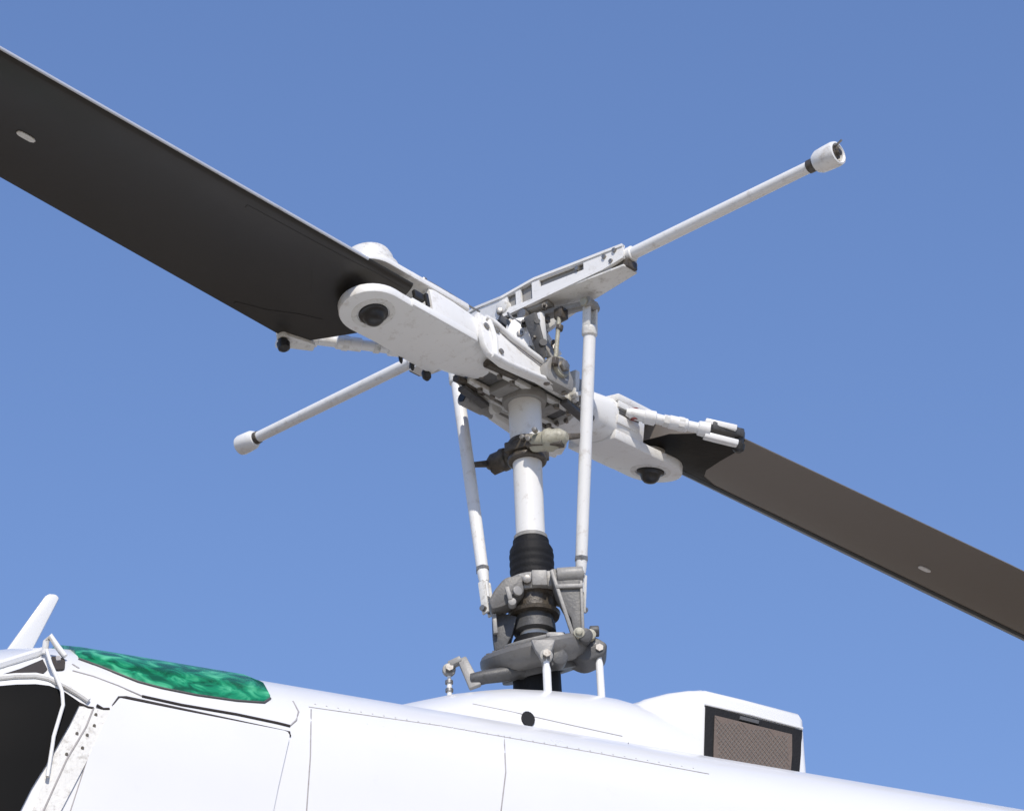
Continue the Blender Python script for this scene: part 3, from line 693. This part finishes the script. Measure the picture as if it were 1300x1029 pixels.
# ================================================================== HUB
hb = MB(HUB)
hb.prism(roundish([(-.30, -.055), (-.14, -.060), (-.09, -.10), (.09, -.10), (.14, -.060), (.30, -.055), (.30, .055), (.14, .060), (.09, .10), (-.09, .10), (-.14, .06), (-.30, .055)], .3, 3), (0, 0, -.035), (1, 0, 0), (0, 1, 0), .06)
HB = hb.build("rotor_hub", GREY, HELI, bevel=.006)
MB(HUB).cyl((0, -.17, -.03), (0, .17, -.03), .036).build("trunnion", OLIVE, HB, bevel=.003)
for k in (1, -1):
    fr = half(k)
    MB(fr).prism(roundish([(-.065, -.065), (.065, -.065), (.07, -.02), (.035, .035), (-.035, .035), (-.07, -.02)], .3, 4), (0, .135, -.03), (1, 0, 0), (0, 0, 1), .045).build("pillow_block", GREY_LIGHT, HB, bevel=.005)
    MB(fr).cyl((0, .155, -.03), (0, .172, -.03), .030).hexa((0, .170, -.03), (0, .185, -.03), .020).build("trunnion_cap", STEEL, HB, bevel=.002)
    for q in (-1, 1):
        MB(fr).hexa((.045 * q, .135, -.10), (.045 * q, .135, -.088), .012).build("block_bolt", STEEL, HB)
        MB(fr).cyl((.12, .070 * q, -.075), (.26, .066 * q, -.082), .014).build("strap_pin", BROWN, HB)
    if k > 0: MB(fr).lathe((.155, -.135, -.085), (-.12, -.135, -.080), [(0, .010), (.001, .020), (.006, .026), (.10, .026), (.104, .022), (.275, .022)], 18).build("yoke_extension", GREY_LIGHT, HB)
    if k > 0: MB(fr).bar((.17, -.10, -.058), (-.06, -.115, -.055), .02, .022).bar((.02, -.12, -.02), (.02, -.13, -.08), .03, .05, up=(0, 1, 0)).build("yoke_rail", WHITE_WORN, HB, bevel=.004)
    if k > 0: MB(fr).hexa((.158, -.135, -.085), (.146, -.135, -.085), .016).build("extension_bolt", DARKBOLT, HB)
    # rectangular links and clamps beside the flapping axis
    MB(fr).bar((-.12, .11, -.09), (-.12, .12, .02), .022, .030, up=(0, 1, 0)).build("hub_link", WHITE_WORN, HB, bevel=.004)
    MB(fr).bar((-.155, .105, -.085), (-.150, .11, .005), .012, .020, up=(0, 1, 0)).build("hub_link", GREY_LIGHT, HB, bevel=.003)
    MB(fr).box((-.185, .075, -.04), (.025, .05, .08)).build("stop_plate", GREY_DARK, HB, bevel=.004)
    MB(fr).bar((-.08, .10, -.10), (-.23, .07, -.105), .03, .016).build("stop_arm", GREY_DARK, HB, bevel=.003)
    MB(fr).bar((-.095, .13, -.085), (-.20, .12, -.02), .014, .026, up=(0, 1, 0)).build("hub_link", WHITE_WORN, HB, bevel=.003)
    MB(fr).cyl((.07, .09, .035), (.07, .09, .065), .015).cyl((.13, .05, .0), (.13, .05, .045), .014).hexa((.10, -.04, -.005), (.10, -.04, .03), .014).build("hub_bolt", STEEL, HB, bevel=.002)
    MB(fr).bar((-.22, .052, -.078), (.24, .052, -.078), .022, .018).bar((-.20, .085, -.070), (.05, .098, -.070), .018, .022).build("hub_rail", WHITE_WORN, HB, bevel=.003)
    for q in (-.16, -.10, .12, .18): MB(fr).hexa((q, .052, -.086), (q, .052, -.100), .010).build("rail_bolt", STEEL, HB)
    MB(fr).box((-.10, .0, -.080), (.05, .09, .03)).build("hub_pad", GREY_LIGHT, HB, bevel=.004)
MB(HUB).lathe((0, 0, -.105), (0, 0, 1), [(0, .056), (.001, .070), (.012, .074), (.030, .074), (.034, .060)], 32).build("hub_collar", GREY_LIGHT, HB)
# mast nut stack above the hub
MB(HUB).lathe((0, 0, -.005), (0, 0, 1), [(0, .074), (.02, .076), (.028, .066), (.055, .064), (.06, .056), (.10, .056), (.104, .064), (.13, .062), (.134, .045), (.19, .043)], 30).build("mast_nut", WHITE_WORN, MAST, bevel=0)
nts = MB(HUB)
for i in range(10):
    q = 2 * pi * i / 10; nts.box((.066 * cos(q), .066 * sin(q), .035), (.014, .018, .03), Matrix.Rotation(q, 3, 'Z'))
nts.build("nut_splines", GREY_DARK, MAST)

# ================================================================== STABILIZER BAR
BZ = .262
bar = MB(HUB)
bar.box((0, 0, BZ - .040), (.12, .16, .05)).cyl((-.10, 0, BZ - .035), (.10, 0, BZ - .035), .026)
SB = bar.build("stabilizer_bar", WHITE_WORN, HELI, bevel=.006)
for k in (1, -1):
    fr = half(k)
    # tapering side plates, built as frames with a long slot
    for sgn in (1, -1):
        x0, x1 = .088 * sgn, .030 * sgn
        O = Vector((x0, 0, BZ)); X = Vector((x1 - x0, .475, 0)).normalized(); Lp = Vector((x1 - x0, .475, 0)).length
        pl = MB(fr)
        slots = [(.022, .055, -.045, .002), (.075, .120, -.046, .014), (.150, .325, -.012, .014)] if sgn > 0 else []
        def top(q): return .010 + .16 * min(q, .13) - .05 * max(0, q - .38)
        def bot(q): return -.072 + .08 * q + .10 * max(0, q - .40)
        cuts = [0.0]
        for a_, b_, _, _ in slots: cuts += [a_, b_]
        cuts.append(Lp)
        for i_ in range(len(cuts) - 1):
            q0_, q1_ = cuts[i_], cuts[i_ + 1]
            sl = [t_ for t_ in slots if abs(t_[0] - q0_) < 1e-6]
            if sl:
                _, _, z0, z1 = sl[0]
                pl.prism([(q0_, bot(q0_)), (q1_, bot(q1_)), (q1_, z0), (q0_, z0)], O, X, (0, 0, 1), .010)
                pl.prism([(q0_, z1), (q1_, z1), (q1_, top(q1_)), (q0_, top(q0_))], O, X, (0, 0, 1), .010)
            else:
                pl.prism([(q0_, bot(q0_)), (q1_, bot(q1_)), (q1_, top(q1_)), (q0_, top(q0_))], O, X, (0, 0, 1), .010)
        pl.prism([(0, .008), (.13, .029), (Lp, .027), (Lp, .018), (.13, .020), (0, -.001)], O, X, (0, 0, 1), .018)
        pl.prism([(0, -.074), (.40, -.042), (Lp, -.026), (Lp, -.018), (.40, -.032), (0, -.062)], O, X, (0, 0, 1), .016)
        pl.build("side_plate", WHITE, SB, bevel=0)
        if sgn > 0: MB(fr).prism([(.005, -.06), (.37, -.04), (.37, .026), (.13, .022), (.005, .0)], O - Vector((.011, .003, 0)), X, (0, 0, 1), .006).build("slot_shade_backing", GREY_LIGHT, SB)  # added backing whose grey stands in for shade inside the slots
    MB(fr).prism([(-.082, .10), (.082, .10), (.034, .475), (-.034, .475)], (0, 0, BZ - .052), (1, 0, 0), (0, 1, 0), .008).build("bottom_plate", WHITE_WORN, SB, bevel=.002)
    MB(fr).box((0, .45, BZ - .038), (.052, .07, .03)).build("tube_block", BROWN, SB, bevel=.004)
    for (q, zz) in ((.30, .0), (.405, .005), (.43, -.022), (.445, .014)):
        MB(fr).hexa((.088 - .122 * q - .01, q, BZ + zz), (.088 - .122 * q + .012, q, BZ + zz), .008).build("plate_bolt", STEEL, SB)
    # tube
    MB(fr).lathe((0, .40, BZ), (0, 1.26, BZ), [(0, .020), (.05, .026), (.09, .026), (.094, .021), (.845, .0195)], 24).build("bar_tube", WHITE, SB)
    MB(fr).lathe((0, 1.212 if k > 0 else 1.225, BZ), (0, 2, BZ), [(0, .021), (.002, .0225), (.02, .0225), (.024, .024 if k < 0 else .0225), (.032, .024 if k < 0 else .0225)], 20).build("tube_collar", BROWN, SB, bevel=.003)
    kb = MB(fr if k > 0 else fr @ Matrix.Translation((0, 1.24 * .12, BZ * .12)) @ Matrix.Scale(.88, 4))
    kb.lathe((0, 1.24, BZ), (0, 2, BZ), [(0, .020), (.004, .031), (.018, .038), (.045, .0400), (.078, .0412), (.089, .0385), (.091, .033), (.086, .028), (.060, .027), (.059, .001)], 28)
    KB = kb.build("tip_weight", WHITE, SB)
    MB(fr).cyl((0, 1.30, BZ), (0, 1.338, BZ), .011, n=16).hexa((0, 1.312, BZ), (0, 1.325, BZ), .019).build("weight_nut", BROWN, SB, bevel=.002)
    MB(fr).cyl((.012, 1.325, BZ + .018), (.020, 1.36, BZ + .024), .0035, n=8).build("safety_wire", STEEL, SB)
    # mixing lever from the bar down to the link head
    ml = MB(fr)
    ml.bar((.04, .06, .180), (-.030, .285, .172), .045, .022, wd2=.030, ht2=.020)
    ml.bar((.05, .08, .195), (.03, .16, .20), .05, .02)
    ml.cyl((-.055, .275, .172), (.00, .285, .172), .016)
    ML = ml.build("mixing_lever", GREY_LIGHT, HELI, bevel=.004)
    MB(fr).hexa((-.062, .274, .172), (-.050, .276, .172), .014).cyl((.06, .075, .175), (.085, .075, .175), .018).build("lever_bolt", STEEL, ML)
    # upright support struts between hub and bar
    MB(fr).bar((.035, .045, .205), (-.045, .115, .01), .032, .022, up=(0, 1, 0), wd2=.042).build("support_strut", GREY_LIGHT, SB, bevel=.004)
    MB(fr).prism(roundish([(-.06, .0), (.06, .0), (.055, .08), (.03, .165), (-.02, .165), (-.05, .08)], .2, 3), (.055, .035, .02), (.5, -.6, 0), (0, 0, 1), .03).build("support_casting", WHITE_WORN, SB, bevel=.005)
    MB(fr).bar((-.01, .06, .17), (-.06, .10, .06), .03, .03, up=(0, 1, 0)).build("support_casting", WHITE, SB, bevel=.006)
    MB(fr).bar((.085, -.01, .20), (.05, .085, .075), .028, .020, up=(0, 1, 0), wd2=.036).build("support_strut", GREY, SB, bevel=.003)
    MB(fr).prism(roundish([(-.05, .015), (.055, .0), (.06, .06), (.03, .12), (-.045, .13)], .25, 3), (.085, .075, .03), (.55, -.6, 0), (0, 0, 1), .028).build("support_casting", WHITE, SB, bevel=.005)
    MB(fr).bar((.118, .14, .128), (.058, .14, -.012), .016, .050, up=(0, 1, 0), wd2=.012, ht2=.034).build("idler_plate", GREY, SB, bevel=.004)
    MB(fr).bar((.068, .13, .155), (.052, .13, .055), .026, .042, up=(0, 1, 0), ht2=.026).build("idler_plate", WHITE, SB, bevel=.004)
    MB(fr).cyl((.075, .15, .03), (.085, .163, .03), .013).cyl((.10, .15, .10), (.11, .163, .10), .010).build("idler_bolt", DARKBOLT, SB)
    for (x, y, z_, c_) in ((.115, .060, .065, STEEL), (.10, .095, .115, DARKBOLT), (.075, .12, .055, BROWN), (.055, .15, .175, BROWN), (.0, .19, .16, DARKBOLT), (.02, .16, .03, STEEL)):
        MB(fr).hexa((x, y, z_), (x + .015, y + .013, z_), .0105).cyl((x + .01, y + .009, z_), (x + .024, y + .02, z_), .005, n=8).build("linkage_bolt", c_, SB, bevel=0)
    MB(fr).tube([(.10, .03, .19), (.11, .06, .15), (.09, .10, .12), (.095, .12, .07), (.06, .14, .02)], .004, 8).build("safety_wire", STEEL, SB)
    # short thin pitch link
    tl = MB(fr); tl.cyl((.030, .190, .135), (.045, .175, -.045), .0075, n=14)
    TL = tl.build("pitch_link", OLIVE, HELI)
    MB(fr).box((.020, .19, .150), (.035, .035, .04)).hexa((.028, .19, .105), (.031, .187, .085), .014).build("link_clevis", BROWN, TL, bevel=.004)
    MB(fr).hexa((.043, .177, -.02), (.046, .174, -.045), .013).build("link_nut", BROWN, TL, bevel=.001)
    # small bolts and brackets in the linkage
    for (x, y, z_) in ((.07, .02, .16), (.09, .07, .09), (.06, -.05, .13), (.02, .13, .15), (-.02, .12, .08), (.095, -.01, .21), (.10, .03, .11)):
        MB(fr).hexa((x, y, z_), (x + .014, y + .012, z_), .011 + .003 * random.random()).build("linkage_bolt", random.choice((STEEL, DARKBOLT, BROWN)), SB, bevel=.001)
    MB(fr).box((.05, .085, .12), (.035, .035, .035)).box((.075, -.02, .185), (.03, .045, .025)).build("linkage_bracket", GREY_DARK, SB, bevel=.005)
    # ---- long control link beside the mast
    T = Vector((-.033, .274, .17)); Bt = Vector((-.095, .110, -.85)); dl_ = (Bt - T).normalized(); L = (Bt - T).length
    ln = MB(fr); ln.lathe(T, Bt, [(.085, .012), (.09, .0195), (.12, .0205), (L * .5, .021), (L - .16, .0195), (L - .12, .017), (L - .10, .013), (L - .05, .012)], 24)
    LN = ln.build("control_link", WHITE, HELI)
    hd = MB(fr); sx = Vector((1, .05, 0)).normalized()
    for q in (-1, 1): hd.bar(T + sx * .018 * q + Vector((0, 0, .02)), T + sx * .018 * q + dl_ * .09, .030, .010, up=sx)
    hd.lathe(T + dl_ * .07, T + dl_ * .11, [(0, .018), (.01, .026), (.035, .026), (.04, .02)], 20)
    hd.build("link_fork", WHITE_WORN, LN, bevel=.003)
    for q in range(5): MB(fr).ring(Bt - dl_ * (.112 + .008 * q), dl_, .0155, .008, .004, 14).build("thread_ring", STEEL, LN)
    MB(fr).hexa(Bt - dl_ * .168, Bt - dl_ * .155, .023).build("lock_nut", STEEL, LN)
    pass
    MB(fr).cyl(T - sx * .035, T + sx * .035, .012, n=16).hexa(T + sx * .030, T + sx * .040, .016).build("fork_bolt", OLIVE, LN, bevel=.001)
    ft = MB(fr)
    for q in (-1, 1): ft.bar(Bt - dl_ * .11 + sx * .014 * q, Bt + sx * .014 * q + dl_ * .015, .026, .009, up=sx)
    ft.build("link_fork", WHITE_WORN, LN, bevel=.003)
    MB(fr).cyl(Bt - sx * .032, Bt + sx * .032, .010, n=14).hexa(Bt + sx * .028, Bt + sx * .040, .014).build("fork_bolt", STEEL, LN)
    MB(fr).bar(Bt, (-.04, .05, -.80), .03, .035, wd2=.05, ht2=.06).build("link_arm", GREY, LN, bevel=.006)

for o in bpy.data.objects:
    if '_c' in o: del o['_c']
